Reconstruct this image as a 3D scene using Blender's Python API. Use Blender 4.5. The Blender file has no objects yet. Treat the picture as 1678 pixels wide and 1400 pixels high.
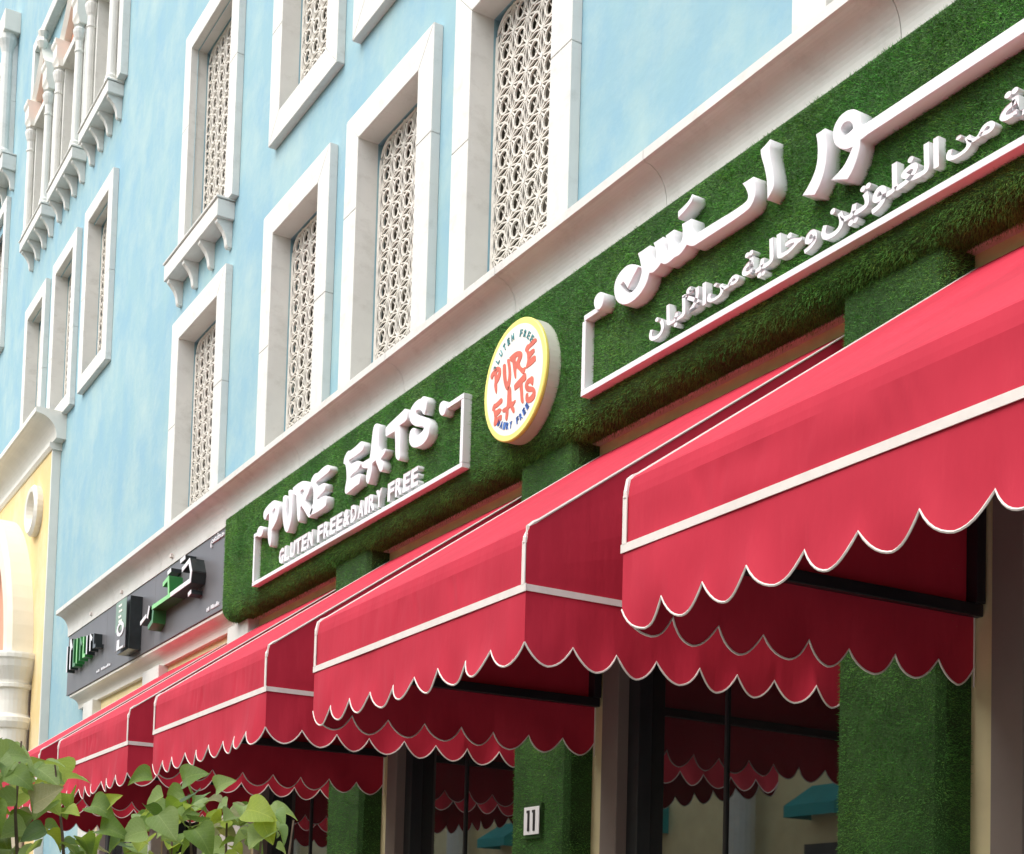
import bpy, bmesh, math, random
import numpy as np
from mathutils import Vector, Matrix
random.seed(7); rng = np.random.default_rng(11)
S = bpy.context.scene; C = S.collection
R_ = math.radians
# ------------------------------------------------------------------ camera
cam = bpy.data.cameras.new('camera'); co = bpy.data.objects.new('camera', cam); C.objects.link(co); S.camera = co
cam.sensor_width = 36; cam.lens = 51.19; cam.shift_x = 0.0; cam.shift_y = 0.429
cam.clip_start = 0.05; cam.clip_end = 500
rt = Vector((0.50902606, 0.8603396, 0.02661276)); up = -Vector((-0.03743894, 0.05301865, -0.99789145)); fw = Vector((-0.85993651, 0.5069564, 0.05919807))
m = Matrix((rt, up, -fw)).transposed().to_4x4(); m.translation = (0, -4.5, 1.6); co.matrix_world = m
# ------------------------------------------------------------------ sky, sun, exposure
SUN_EL, SUN_AZ = 52, 178          # degrees; azimuth clockwise from +Y (the facade looks towards -Y)
W = bpy.data.worlds.new('World'); S.world = W; W.use_nodes = True
nt = W.node_tree; bg = nt.nodes['Background']
sky = nt.nodes.new('ShaderNodeTexSky'); sky.sky_type = 'NISHITA'; sky.sun_disc = False
sky.sun_elevation = R_(SUN_EL); sky.sun_rotation = R_(SUN_AZ); sky.air_density = 1.0; sky.dust_density = 3.0; sky.ozone_density = 0.6
hs = nt.nodes.new('ShaderNodeHueSaturation'); hs.inputs['Saturation'].default_value = 0.45; nt.links.new(sky.outputs[0], hs.inputs['Color']); nt.links.new(hs.outputs[0], bg.inputs[0]); bg.inputs[1].default_value = 0.15
sl = bpy.data.lights.new('sun', 'SUN'); so = bpy.data.objects.new('sun', sl); C.objects.link(so)
sl.energy = 0.85; sl.angle = R_(60); sl.color = (1.0, 0.95, 0.88)
az, el = R_(SUN_AZ), R_(SUN_EL)
sd = Vector((math.sin(az)*math.cos(el), math.cos(az)*math.cos(el), math.sin(el)))
so.rotation_euler = sd.to_track_quat('Z', 'Y').to_euler(); so.location = sd*40
S.view_settings.view_transform = 'Standard'; S.view_settings.look = 'None'; S.view_settings.gamma = 1; S.view_settings.use_curve_mapping = False
S.view_settings.exposure = 0.98
try: S.cycles.max_bounces = 6; S.cycles.diffuse_bounces = 4
except Exception: pass
# ------------------------------------------------------------------ materials
def mat(name, col, rough=0.6, vary=0.1, scale=3.0, stretch=(1,1,1), bump=0.0, bscale=40.0, metal=0.0, col2=None, spec=None, attr=None, dirt=None, sheen=0, bstretch=None):
    M = bpy.data.materials.new(name); M.use_nodes = True; n = M.node_tree; N = n.nodes; L = n.links
    b = N['Principled BSDF']; b.inputs['Sheen Weight'].default_value = sheen; b.inputs['Sheen Roughness'].default_value = 0.35; b.inputs['Roughness'].default_value = rough; b.inputs['Metallic'].default_value = metal
    if spec is not None: b.inputs['Specular IOR Level'].default_value = spec
    tc = N.new('ShaderNodeTexCoord'); mp = N.new('ShaderNodeMapping'); mp.inputs['Scale'].default_value = stretch
    L.new(tc.outputs['Object'], mp.inputs['Vector'])
    nz = N.new('ShaderNodeTexNoise'); nz.inputs['Scale'].default_value = scale; nz.inputs['Detail'].default_value = 5; nz.inputs['Roughness'].default_value = 0.6
    L.new(mp.outputs[0], nz.inputs['Vector'])
    rp = N.new('ShaderNodeValToRGB'); rp.color_ramp.elements[0].position = 0.3; rp.color_ramp.elements[1].position = 0.7
    c2 = col2 if col2 else tuple(max(0, c*(1-vary)) for c in col); c1 = col if col2 else tuple(min(1, c*(1+vary)) for c in col)
    rp.color_ramp.elements[0].color = (*c2, 1); rp.color_ramp.elements[1].color = (*c1, 1)
    L.new(nz.outputs['Fac'], rp.inputs[0]); last = rp.outputs[0]
    if dirt:
        n2 = N.new('ShaderNodeTexNoise'); n2.inputs['Scale'].default_value = dirt[1]; n2.inputs['Detail'].default_value = 8; n2.inputs['Roughness'].default_value = 0.7
        mp2 = N.new('ShaderNodeMapping'); mp2.inputs['Scale'].default_value = dirt[2]; L.new(tc.outputs['Object'], mp2.inputs['Vector']); L.new(mp2.outputs[0], n2.inputs['Vector'])
        r2 = N.new('ShaderNodeValToRGB'); r2.color_ramp.elements[0].position = dirt[3]; r2.color_ramp.elements[1].position = dirt[4]
        L.new(n2.outputs['Fac'], r2.inputs[0])
        mx = N.new('ShaderNodeMix'); mx.data_type = 'RGBA'; L.new(r2.outputs[0], mx.inputs[0]); L.new(last, mx.inputs[6]); mx.inputs[7].default_value = (*dirt[0], 1); last = mx.outputs[2]
    if attr:
        at = N.new('ShaderNodeAttribute'); at.attribute_name = attr
        mu = N.new('ShaderNodeMix'); mu.data_type = 'RGBA'; mu.blend_type = 'MULTIPLY'; mu.inputs[0].default_value = 1
        L.new(last, mu.inputs[6]); L.new(at.outputs['Color'], mu.inputs[7]); last = mu.outputs[2]
    L.new(last, b.inputs['Base Color'])
    if bump:
        n3 = N.new('ShaderNodeTexNoise'); n3.inputs['Scale'].default_value = bscale; n3.inputs['Detail'].default_value = 4; m3 = N.new('ShaderNodeMapping'); m3.inputs['Scale'].default_value = bstretch or (1,1,1); L.new(tc.outputs['Object'], m3.inputs['Vector']); L.new(m3.outputs[0], n3.inputs['Vector'])
        bp = N.new('ShaderNodeBump'); bp.inputs['Strength'].default_value = bump; bp.inputs['Distance'].default_value = 0.01
        L.new(n3.outputs['Fac'], bp.inputs['Height']); L.new(bp.outputs[0], b.inputs['Normal'])
    return M
M = {}
M['blue'] = mat('blue_plaster', (0.292,0.468,0.502), 0.85, 0, 1.3, (1.6,1.6,0.8), 0.25, 14, col2=(0.225,0.41,0.52), dirt=((0.385,0.53,0.53), 1.5, (0.9,0.9,0.75), 0.44, 0.72))
M['stone'] = mat('white_stone', (0.745,0.745,0.70), 0.55, 0, 2.5, (1,1,1), 0.12, 30, col2=(0.66,0.66,0.62), dirt=((0.50,0.49,0.44), 3.0, (1.5,1.5,2.2), 0.52, 0.88))
M['stone2'] = mat('cream_stone', (0.76,0.74,0.67), 0.6, 0.05, 3, bump=0.15, bscale=30)
M['lattice'] = mat('lattice_stone', (0.74,0.70,0.63), 0.7, 0.12, 14, bump=0.1, bscale=60)
M['dark'] = mat('window_backing', (0.11,0.095,0.07), 0.5, 0.6, 9)
M['grey'] = mat('grey_aluminium', (0.155,0.155,0.165), 0.42, 0.08, 2, (1,1,.3), metal=0.2)
M['black'] = mat('black_metal', (0.018,0.018,0.022), 0.35, 0.2, 5)
M['char'] = mat('charcoal_acrylic', (0.02,0.028,0.028), 0.25, 0.3, 8)
M['turfbase'] = mat('turf_backing', (0.030,0.085,0.018), 0.95, 0.3, 6, bump=0.8, bscale=130)
M['turf'] = mat('turf_blades', (0.115,0.325,0.066), 0.62, 0.25, 2.5, attr='tint', spec=0.22)
M['red'] = mat('red_canvas', (0.58,0.030,0.062), 0.7, 0, 1.1, (2.0,2.0,0.9), 0.7, 4.2, col2=(0.47,0.021,0.047), spec=0.22, sheen=0.03, bstretch=(2.0,2.0,.5), dirt=((0.60,0.045,0.075), 2.2, (3.4,3.4,.6), 0.58, 0.95))
M['piping'] = mat('white_piping', (0.80,0.74,0.70), 0.6, 0.05, 20)
M['letter'] = mat('white_letter_acrylic', (0.82,0.83,0.85), 0.3, 0.02, 5)
M['yellow'] = mat('yellow_plaster', (0.80,0.60,0.26), 0.85, 0, 2, (1,1,.5), 0.2, 20, col2=(0.70,0.54,0.27), dirt=((0.78,0.70,0.48), 1.5, (1,1,.6), 0.45, 0.8))
M['tan'] = mat('tan_plaster', (0.80,0.67,0.36), 0.85, 0.1, 4, bump=0.2, bscale=25)
M['cream_arch'] = mat('cream_arch_plaster', (0.80,0.74,0.60), 0.75, 0.04, 2)
M['cream'] = mat('cream_plaster', (0.85,0.74,0.45), 0.85, 0.08, 3)
M['salmon'] = mat('salmon_plaster', (0.72,0.36,0.24), 0.85, 0.08, 3)
M['taupe'] = mat('taupe_frame', (0.26,0.215,0.195), 0.5, 0.05, 4)
M['dframe'] = mat('dark_frame', (0.045,0.05,0.055), 0.4, 0.15, 4, metal=.3)
M['glass'] = mat('tinted_glass', (0.21,0.22,0.22), 0.015, 0.02, 1, metal=0.92)
M['rim'] = mat('yellow_rim', (0.92,0.84,0.20), 0.35, 0.03, 4)
M['disc'] = mat('disc_white', (0.90,0.89,0.80), 0.35, 0.02, 4)
M['discside'] = mat('disc_side', (0.66,0.67,0.58), 0.4, 0.05, 4)
M['orange'] = mat('orange_red_print', (0.66,0.13,0.07), 0.4, 0.12, 12)
M['tealprint'] = mat('teal_print', (0.10,0.33,0.36), 0.4, 0.1, 12)
M['blueprint'] = mat('blue_print', (0.07,0.19,0.55), 0.4, 0.1, 12)
M['green'] = mat('green_acrylic', (0.03,0.20,0.05), 0.3, 0.1, 9)
M['lightgreen'] = mat('light_green_acrylic', (0.22,0.66,0.20), 0.3, 0.1, 9)
M['sage'] = mat('sage_print', (0.16,0.27,0.18), 0.3, 0.15, 9)
M['teal'] = mat('teal_canvas', (0.02,0.36,0.36), 0.6, 0.1, 3)
M['pave'] = mat('paving', (0.34,0.31,0.28), 0.85, 0.12, 5, bump=.3)
M['asphalt'] = mat('asphalt', (0.06,0.06,0.06), 0.9, 0.2, 30, bump=.4)
M['bark'] = mat('bark', (0.13,0.09,0.06), 0.9, 0.3, 40, bump=.5)
def leafmat(name, a, b):
    m_ = mat(name, a, 0.33, 0, 26, (1,1,1), 0.35, 55, col2=b, spec=0.5); n = m_.node_tree; bs = n.nodes['Principled BSDF']
    tc = n.nodes.new('ShaderNodeTexCoord'); sx = n.nodes.new('ShaderNodeSeparateXYZ'); n.links.new(tc.outputs['Object'], sx.inputs[0])
    def mth(op, p, q=None):
        k = n.nodes.new('ShaderNodeMath'); k.operation = op
        for i_, v_ in enumerate((p, q)):
            if v_ is None: continue
            if isinstance(v_, (int, float)): k.inputs[i_].default_value = v_
            else: n.links.new(v_, k.inputs[i_])
        return k.outputs[0]
    ay = mth('ABSOLUTE', sx.outputs[1]); mid = mth('LESS_THAN', ay, 0.012)
    wv = mth('SINE', mth('MULTIPLY', mth('SUBTRACT', sx.outputs[0], mth('MULTIPLY', ay, 0.8)), 48.0)); side_ = mth('MULTIPLY', mth('GREATER_THAN', wv, 0.93), 0.55)
    vein = mth('MAXIMUM', mid, side_); src = bs.inputs['Base Color'].links[0].from_socket
    mxv = n.nodes.new('ShaderNodeMix'); mxv.data_type = 'RGBA'; n.links.new(mth('MULTIPLY', vein, 0.55), mxv.inputs[0]); n.links.new(src, mxv.inputs[6]); mxv.inputs[7].default_value = (a[0]*1.5+.05, a[1]*1.35+.05, a[2]*1.3+.03, 1); n.links.new(mxv.outputs[2], bs.inputs['Base Color'])
    out = n.nodes['Material Output']; tr = n.nodes.new('ShaderNodeBsdfTranslucent'); tr.inputs[0].default_value = (a[0]*1.5, a[1]*1.4, a[2]*0.6, 1)
    mx = n.nodes.new('ShaderNodeMixShader'); mx.inputs[0].default_value = 0.35
    n.links.new(bs.outputs[0], mx.inputs[1]); n.links.new(tr.outputs[0], mx.inputs[2]); n.links.new(mx.outputs[0], out.inputs[0]); return m_
M['leaf'] = [leafmat('leaf_green', (0.20,0.31,0.065), (0.12,0.22,0.045)), leafmat('leaf_pale', (0.32,0.43,0.15), (0.20,0.32,0.09)), leafmat('leaf_yellow', (0.42,0.50,0.07), (0.26,0.40,0.05)), leafmat('leaf_dark', (0.09,0.17,0.045), (0.06,0.12,0.03)), leafmat('leaf_olive', (0.30,0.29,0.16), (0.20,0.24,0.09))]
# ------------------------------------------------------------------ helpers.  P(x, out, z): out = metres in front of the wall plane
def tag(o, label=None, cat=None, group=None, kind=None):
    if label: o['label'] = label
    if cat: o['category'] = cat
    if group: o['group'] = group
    if kind: o['kind'] = kind
    return o
def empty(name, loc, label, cat, group=None):
    o = bpy.data.objects.new(name, None); o.location = loc; C.objects.link(o); o.empty_display_size = 0.1
    return tag(o, label, cat, group)
def link(name, me, parent=None, mt=None, smooth=False):
    if mt is not None: me.materials.append(M[mt] if isinstance(mt, str) else mt)
    if smooth: me.polygons.foreach_set('use_smooth', [True]*len(me.polygons))
    o = bpy.data.objects.new(name, me); C.objects.link(o)
    if parent is not None:
        o.parent = parent
        w = Vector((0,0,0)); p = parent
        while p: w += p.location; p = p.parent
        me.transform(Matrix.Translation(-w))
    return o
class MB:
    def __init__(s): s.v = []; s.f = []; s.mi = []
    def add(s, vs, fs, mi=0):
        k = len(s.v); s.v += [tuple(v) for v in vs]; s.f += [tuple(i+k for i in f) for f in fs]; s.mi += [mi]*len(fs)
    def box(s, x0, x1, o0, o1, z0, z1, mi=0):
        y0, y1 = -o1, -o0
        v = [(x0,y0,z0),(x1,y0,z0),(x1,y1,z0),(x0,y1,z0),(x0,y0,z1),(x1,y0,z1),(x1,y1,z1),(x0,y1,z1)]
        s.add(v, [(0,3,2,1),(4,5,6,7),(0,1,5,4),(1,2,6,5),(2,3,7,6),(3,0,4,7)], mi); return s
    def quad(s, a, b, c, d, mi=0): s.add([a,b,c,d], [(0,1,2,3)], mi); return s
    def extrude_x(s, prof, x0, x1, mi=0, caps=True):     # prof: list of (out, z)
        n = len(prof); v = [(x0,-o,z) for o,z in prof] + [(x1,-o,z) for o,z in prof]
        f = [(i,(i+1)%n,n+(i+1)%n,n+i) for i in range(n)]
        if caps: f += [tuple(range(n))[::-1], tuple(range(n,2*n))]
        s.add(v, f, mi); return s
    def tube(s, pts, r, k=6, mi=0):
        pts = [Vector(p) for p in pts]; rs = r if isinstance(r, (list,tuple)) else [r]*len(pts); rings = []
        for i, p in enumerate(pts):
            d = (pts[min(i+1,len(pts)-1)]-pts[max(i-1,0)]).normalized(); a = d.orthogonal().normalized(); 
            ref = Vector((0,0,1)) if abs(d.z) < .9 else Vector((1,0,0)); a = d.cross(ref).normalized(); b = d.cross(a)
            rings.append([p + (a*math.cos(2*math.pi*j/k)+b*math.sin(2*math.pi*j/k))*rs[i] for j in range(k)])
        v = [q for r_ in rings for q in r_]
        f = [(i*k+j,i*k+(j+1)%k,(i+1)*k+(j+1)%k,(i+1)*k+j) for i in range(len(pts)-1) for j in range(k)]
        f += [tuple(range(k))[::-1], tuple(range(len(v)-k,len(v)))]; s.add(v, f, mi); return s
    def lathe(s, x, out, prof, k=28, mi=0):               # prof: (r, z)
        v = [(x+r*math.cos(2*math.pi*j/k), -out+r*math.sin(2*math.pi*j/k), z) for r,z in prof for j in range(k)]
        f = [(i*k+j,i*k+(j+1)%k,(i+1)*k+(j+1)%k,(i+1)*k+j) for i in range(len(prof)-1) for j in range(k)]
        s.add(v, f, mi); return s
    def build(s, name, mt, parent=None, smooth=False, bevel=0):
        me = bpy.data.meshes.new(name); me.from_pydata(s.v, [], s.f)
        bm = bmesh.new(); bm.from_mesh(me)
        bmesh.ops.recalc_face_normals(bm, faces=bm.faces)
        if bevel: bmesh.ops.bevel(bm, geom=bm.edges, offset=bevel, segments=1, affect='EDGES', clamp_overlap=True)
        bm.to_mesh(me); bm.free()
        mts = mt if isinstance(mt, list) else [mt]
        for q in mts: me.materials.append(M[q] if isinstance(q, str) else q)
        if len(mts) > 1 and not bevel: me.polygons.foreach_set('material_index', s.mi)
        return link(name, me, parent, None, smooth)
def poly_mesh(loops, out0, out1, bev=0.003):              # flat outline (x, z) loops with holes, extruded from out0 to out1
    cu = bpy.data.curves.new('c', 'CURVE'); cu.dimensions = '2D'; cu.fill_mode = 'BOTH'
    for lp in loops:
        sp = cu.splines.new('POLY'); sp.points.add(len(lp)-1); sp.use_cyclic_u = True
        for p, (x, z) in zip(sp.points, lp): p.co = (x, z, 0, 1)
    cu.extrude = (out1-out0)/2 - bev; cu.bevel_depth = bev; cu.bevel_resolution = 0; cu.offset = -bev
    o = bpy.data.objects.new('c', cu); C.objects.link(o); bpy.context.view_layer.update()
    me = bpy.data.meshes.new_from_object(o.evaluated_get(bpy.context.evaluated_depsgraph_get())); bpy.data.objects.remove(o); bpy.data.curves.remove(cu)
    mid = (out0+out1)/2
    me.transform(Matrix(((1,0,0,0),(0,0,-1,-mid),(0,1,0,0),(0,0,0,1)))); me.materials.clear(); return me
def smooth_loop(lp, it=1):
    for _ in range(it):
        n = len(lp); q = []
        for i in range(n):
            a, b, c = lp[i-1], lp[i], lp[(i+1)%n]
            v1 = Vector((b[0]-a[0], b[1]-a[1])); v2 = Vector((c[0]-b[0], c[1]-b[1]))
            sharp = v1.length > 1e-6 and v2.length > 1e-6 and v1.angle(v2) > 1.0
            if sharp or v1.length > .2 or v2.length > .2: q.append(b)
            else: q += [(b[0]*.78+a[0]*.22, b[1]*.78+a[1]*.22), (b[0]*.78+c[0]*.22, b[1]*.78+c[1]*.22)]
        lp = q
    return lp
def text_mesh(body, x0, x1, z0, z1, out0, out1, off=0.0, bev=0.0, res=3):
    cu = bpy.data.curves.new('t', 'FONT'); cu.body = body; cu.size = 1; cu.extrude = 0.5; cu.offset = off; cu.resolution_u = res; cu.bevel_depth = bev
    o = bpy.data.objects.new('t', cu); C.objects.link(o); bpy.context.view_layer.update()
    me = bpy.data.meshes.new_from_object(o.evaluated_get(bpy.context.evaluated_depsgraph_get())); bpy.data.objects.remove(o); bpy.data.curves.remove(cu)
    co_ = np.empty(len(me.vertices)*3); me.vertices.foreach_get('co', co_); co_ = co_.reshape(-1,3)
    lo, hi = co_.min(0), co_.max(0); sc = (co_-lo)/np.maximum(hi-lo, 1e-6)
    out = np.stack([x0+sc[:,0]*(x1-x0), -(out0+sc[:,2]*(out1-out0)), z0+sc[:,1]*(z1-z0)], 1)
    me.vertices.foreach_set('co', out.ravel()); me.materials.clear(); me.update()
    bm = bmesh.new(); bm.from_mesh(me); seen = set(); k = 0          # joined glyphs overlap: step each one a little proud of the last
    for v in bm.verts:
        if v in seen: continue
        comp = [v]; seen.add(v)
        for q in comp:
            for e in q.link_edges:
                w = e.other_vert(q)
                if w not in seen: seen.add(w); comp.append(w)
        for q in comp: q.co.y -= .0009*(k % 4)
        k += 1
    bm.to_mesh(me); bm.free(); return me
# ------------------------------------------------------------------ letter outlines in metres on the sign plane (x, z)
AR_SEEN = [[[-5.938,5.111],[-5.985,5.14],[-6.029,5.16],[-6.072,5.168],[-6.123,5.158],[-6.158,5.138],[-6.178,5.105],[-6.177,5.063],[-6.162,5.024],[-6.134,4.993],[-6.09,4.966],[-6.046,4.954],[-5.995,4.952],[-5.945,4.963],[-5.904,4.983],[-5.876,5.012],[-5.861,5.045],[-5.84,5.035],[-5.816,5.035],[-5.784,5.044],[-5.764,5.056],[-5.735,5.037],[-5.704,5.032],[-5.672,5.036],[-5.653,5.04],[-5.621,5.035],[-5.587,5.042],[-5.553,5.062],[-5.522,5.042],[-5.495,5.033],[-5.224,5.031],[-5.131,5.033],[-5.081,5.039],[-5.057,5.056],[-5.042,5.082],[-5.041,5.109],[-5.047,5.145],[-5.06,5.181],[-5.1,5.182],[-5.139,5.184],[-5.117,5.154],[-5.1,5.122],[-5.095,5.1],[-5.103,5.087],[-5.141,5.082],[-5.225,5.082],[-5.311,5.086],[-5.497,5.091],[-5.512,5.136],[-5.523,5.183],[-5.599,5.188],[-5.59,5.15],[-5.593,5.112],[-5.608,5.097],[-5.635,5.094],[-5.651,5.108],[-5.66,5.136],[-5.663,5.188],[-5.733,5.186],[-5.72,5.161],[-5.705,5.11],[-5.713,5.089],[-5.73,5.101],[-5.743,5.136],[-5.753,5.189],[-5.834,5.191],[-5.82,5.163],[-5.804,5.122],[-5.814,5.091],[-5.835,5.104],[-5.852,5.131],[-5.864,5.191],[-5.97,5.192],[-5.952,5.157]],[[-5.963,5.114],[-6.008,5.079],[-6.054,5.038],[-6.072,5.068],[-6.095,5.091],[-6.114,5.085],[-6.111,5.066],[-6.088,5.042],[-6.049,5.014],[-6.006,5.007],[-5.968,5.02],[-5.94,5.052],[-5.929,5.082],[-5.938,5.104]]]
AR_MARK = [[[-5.52,5.304],[-5.512,5.284],[-5.516,5.267],[-5.536,5.257],[-5.57,5.243],[-5.612,5.234],[-5.628,5.225],[-5.632,5.245],[-5.631,5.267],[-5.602,5.271],[-5.564,5.278],[-5.537,5.288]]]
AR_ALEF = [[[-4.946,5.303],[-4.982,5.292],[-5.013,5.285],[-5.009,5.253],[-4.988,5.199],[-4.97,5.142],[-4.963,5.095],[-4.959,5.025],[-4.913,5.061],[-4.915,5.106],[-4.925,5.154],[-4.94,5.204],[-4.948,5.257]]]
AR_REH = [[[-4.587,5.179],[-4.644,5.179],[-4.634,5.139],[-4.631,5.101],[-4.632,5.06],[-4.642,5.023],[-4.664,4.991],[-4.693,4.963],[-4.726,4.942],[-4.644,4.906],[-4.615,4.933],[-4.59,4.973],[-4.575,5.023],[-4.571,5.083],[-4.579,5.144]]]
AR_WAW = [[[-4.42,5.181],[-4.457,5.192],[-4.494,5.189],[-4.523,5.17],[-4.537,5.144],[-4.538,5.114],[-4.526,5.077],[-4.5,5.048],[-4.471,5.027],[-4.442,5.016],[-4.417,5.012],[-4.437,4.987],[-4.465,4.958],[-4.498,4.944],[-4.546,4.93],[-4.443,4.883],[-4.411,4.91],[-4.388,4.946],[-4.372,4.986],[-4.368,5.02],[-4.313,5.023],[-1.3,5.025],[-1.3,5.083],[-4.366,5.08],[-4.369,5.103],[-4.375,5.133],[-4.391,5.161]],[[-4.444,5.139],[-4.473,5.142],[-4.489,5.126],[-4.484,5.1],[-4.464,5.087],[-4.435,5.088],[-4.417,5.094],[-4.419,5.116]]]
EN1_P = [[[-11.058,5.226],[-11.143,5.223],[-11.236,5.209],[-11.29,5.187],[-11.301,5.161],[-11.289,5.128],[-11.258,5.105],[-11.229,5.108],[-11.213,5.13],[-11.169,5.137],[-11.163,5.103],[-11.165,5.045],[-11.184,4.998],[-11.174,4.938],[-11.148,4.879],[-11.122,4.851],[-11.1,4.868],[-11.09,4.918],[-11.089,4.987],[-11.036,5.003],[-10.979,5.04],[-10.946,5.089],[-10.943,5.14],[-10.97,5.181]],[[-11.04,5.152],[-11.081,5.143],[-11.09,5.125],[-11.081,5.097],[-11.047,5.115],[-11.029,5.133]]]
EN1_U = [[[-10.863,5.199],[-10.836,5.205],[-10.798,5.194],[-10.785,5.162],[-10.785,5.106],[-10.784,5.049],[-10.775,4.996],[-10.758,4.978],[-10.742,4.993],[-10.725,5.045],[-10.727,5.113],[-10.753,5.199],[-10.749,5.22],[-10.72,5.221],[-10.692,5.205],[-10.677,5.162],[-10.661,5.096],[-10.658,5.028],[-10.669,4.964],[-10.698,4.915],[-10.731,4.881],[-10.769,4.884],[-10.809,4.916],[-10.841,4.972],[-10.863,5.046],[-10.871,5.127]]]
EN1_R = [[[-10.661,5.219],[-10.575,5.227],[-10.461,5.221],[-10.374,5.195],[-10.323,5.162],[-10.306,5.125],[-10.323,5.091],[-10.369,5.065],[-10.388,5.043],[-10.356,4.996],[-10.298,4.959],[-10.245,4.957],[-10.227,4.936],[-10.264,4.897],[-10.298,4.886],[-10.334,4.906],[-10.395,4.962],[-10.471,5.025],[-10.486,5.007],[-10.486,4.963],[-10.492,4.915],[-10.509,4.904],[-10.536,4.931],[-10.552,4.98],[-10.566,5.05],[-10.584,5.138],[-10.626,5.154],[-10.658,5.185]],[[-10.44,5.15],[-10.489,5.149],[-10.497,5.126],[-10.481,5.1],[-10.444,5.112],[-10.424,5.129]]]
EN1_E = [[[-10.238,5.21],[-10.197,5.211],[-10.169,5.202],[-10.05,5.218],[-9.971,5.212],[-9.93,5.189],[-9.921,5.16],[-9.946,5.146],[-10.07,5.14],[-10.177,5.134],[-10.182,5.114],[-10.16,5.094],[-10.053,5.094],[-10.012,5.082],[-10.0,5.06],[-10.007,5.027],[-10.086,5.013],[-10.158,5.0],[-10.151,4.991],[-10.044,4.991],[-9.99,4.983],[-9.968,4.956],[-9.977,4.9],[-10.048,4.891],[-10.155,4.891],[-10.264,4.897],[-10.294,4.915],[-10.281,4.928],[-10.231,4.986],[-10.231,5.062],[-10.25,5.116],[-10.294,5.149],[-10.29,5.181]]]
EN2_E = [[[-9.631,5.205],[-9.596,5.212],[-9.568,5.201],[-9.459,5.207],[-9.379,5.219],[-9.338,5.2],[-9.322,5.167],[-9.339,5.138],[-9.453,5.131],[-9.576,5.134],[-9.582,5.115],[-9.553,5.098],[-9.436,5.093],[-9.395,5.074],[-9.366,5.049],[-9.41,5.016],[-9.498,5.011],[-9.552,5.0],[-9.537,4.99],[-9.442,4.99],[-9.381,4.985],[-9.359,4.962],[-9.381,4.905],[-9.449,4.906],[-9.557,4.894],[-9.612,4.889],[-9.639,4.916],[-9.631,4.955],[-9.61,5.001],[-9.619,5.062],[-9.637,5.116],[-9.677,5.136],[-9.674,5.17]]]
EN2_A = [[[-9.178,5.249],[-9.154,5.272],[-9.115,5.268],[-9.087,5.244],[-9.077,5.196],[-9.079,5.13],[-9.074,5.061],[-9.028,5.043],[-8.978,5.048],[-8.955,5.038],[-8.969,5.009],[-9.024,4.992],[-9.03,4.982],[-9.003,4.958],[-8.993,4.911],[-9.017,4.893],[-9.049,4.905],[-9.085,4.953],[-9.12,5.002],[-9.171,4.994],[-9.174,4.95],[-9.196,4.9],[-9.226,4.864],[-9.253,4.876],[-9.276,4.911],[-9.26,4.963],[-9.248,4.985],[-9.295,4.992],[-9.343,5.014],[-9.359,5.047],[-9.333,5.054],[-9.221,5.05],[-9.205,5.099],[-9.197,5.165]]]
EN2_T = [[[-8.946,5.201],[-8.842,5.213],[-8.722,5.227],[-8.675,5.236],[-8.644,5.216],[-8.636,5.181],[-8.639,5.145],[-8.692,5.137],[-8.746,5.14],[-8.737,5.094],[-8.732,5.022],[-8.733,4.952],[-8.724,4.912],[-8.741,4.895],[-8.771,4.907],[-8.798,4.933],[-8.807,4.985],[-8.812,5.051],[-8.823,5.12],[-8.884,5.122],[-8.959,5.122],[-8.97,5.142],[-8.973,5.187]]]
EN2_S = [[[-8.442,5.227],[-8.403,5.234],[-8.362,5.212],[-8.343,5.179],[-8.352,5.146],[-8.371,5.099],[-8.4,5.108],[-8.419,5.135],[-8.46,5.159],[-8.501,5.163],[-8.511,5.148],[-8.487,5.13],[-8.423,5.105],[-8.353,5.07],[-8.311,5.028],[-8.297,4.988],[-8.305,4.943],[-8.342,4.913],[-8.409,4.901],[-8.489,4.909],[-8.554,4.933],[-8.592,4.97],[-8.599,5.015],[-8.586,5.054],[-8.552,5.065],[-8.516,5.051],[-8.514,5.022],[-8.506,4.99],[-8.46,4.99],[-8.398,4.997],[-8.382,5.011],[-8.4,5.027],[-8.487,5.051],[-8.559,5.088],[-8.597,5.127],[-8.609,5.168],[-8.591,5.205],[-8.534,5.23],[-8.477,5.235]]]
EN_DOT_R = [[[-8.12,5.112],[-8.157,5.11],[-8.175,5.084],[-8.17,5.047],[-8.135,5.013],[-8.097,5.009],[-8.077,5.033],[-8.074,5.068],[-8.092,5.097]]]
EN_DOT_L = [[[-11.373,5.086],[-11.423,5.069],[-11.433,5.04],[-11.398,4.994],[-11.328,4.984],[-11.296,5.007],[-11.283,5.041],[-11.32,5.069]]]
AR_DOT = [[[-6.309,5.124],[-6.346,5.123],[-6.37,5.103],[-6.371,5.069],[-6.347,5.036],[-6.314,5.024],[-6.287,5.038],[-6.275,5.069],[-6.281,5.103]]]
# ================================================================== setting
mb = MB(); mb.quad((-60,-40,-.15),(30,-40,-.15),(30,1.5,-.15),(-60,1.5,-.15)); tag(mb.build('street', 'asphalt'), kind='structure')
mb = MB(); mb.box(-60,30,-1.4,5.2,-.14,0.0); tag(mb.build('pavement', 'pave', bevel=.01), kind='structure')
mb = MB(); mb.box(-60,30,10.6,14.2,-.14,0.0); tag(mb.build('far_pavement', 'pave', bevel=.01), kind='structure')
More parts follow.
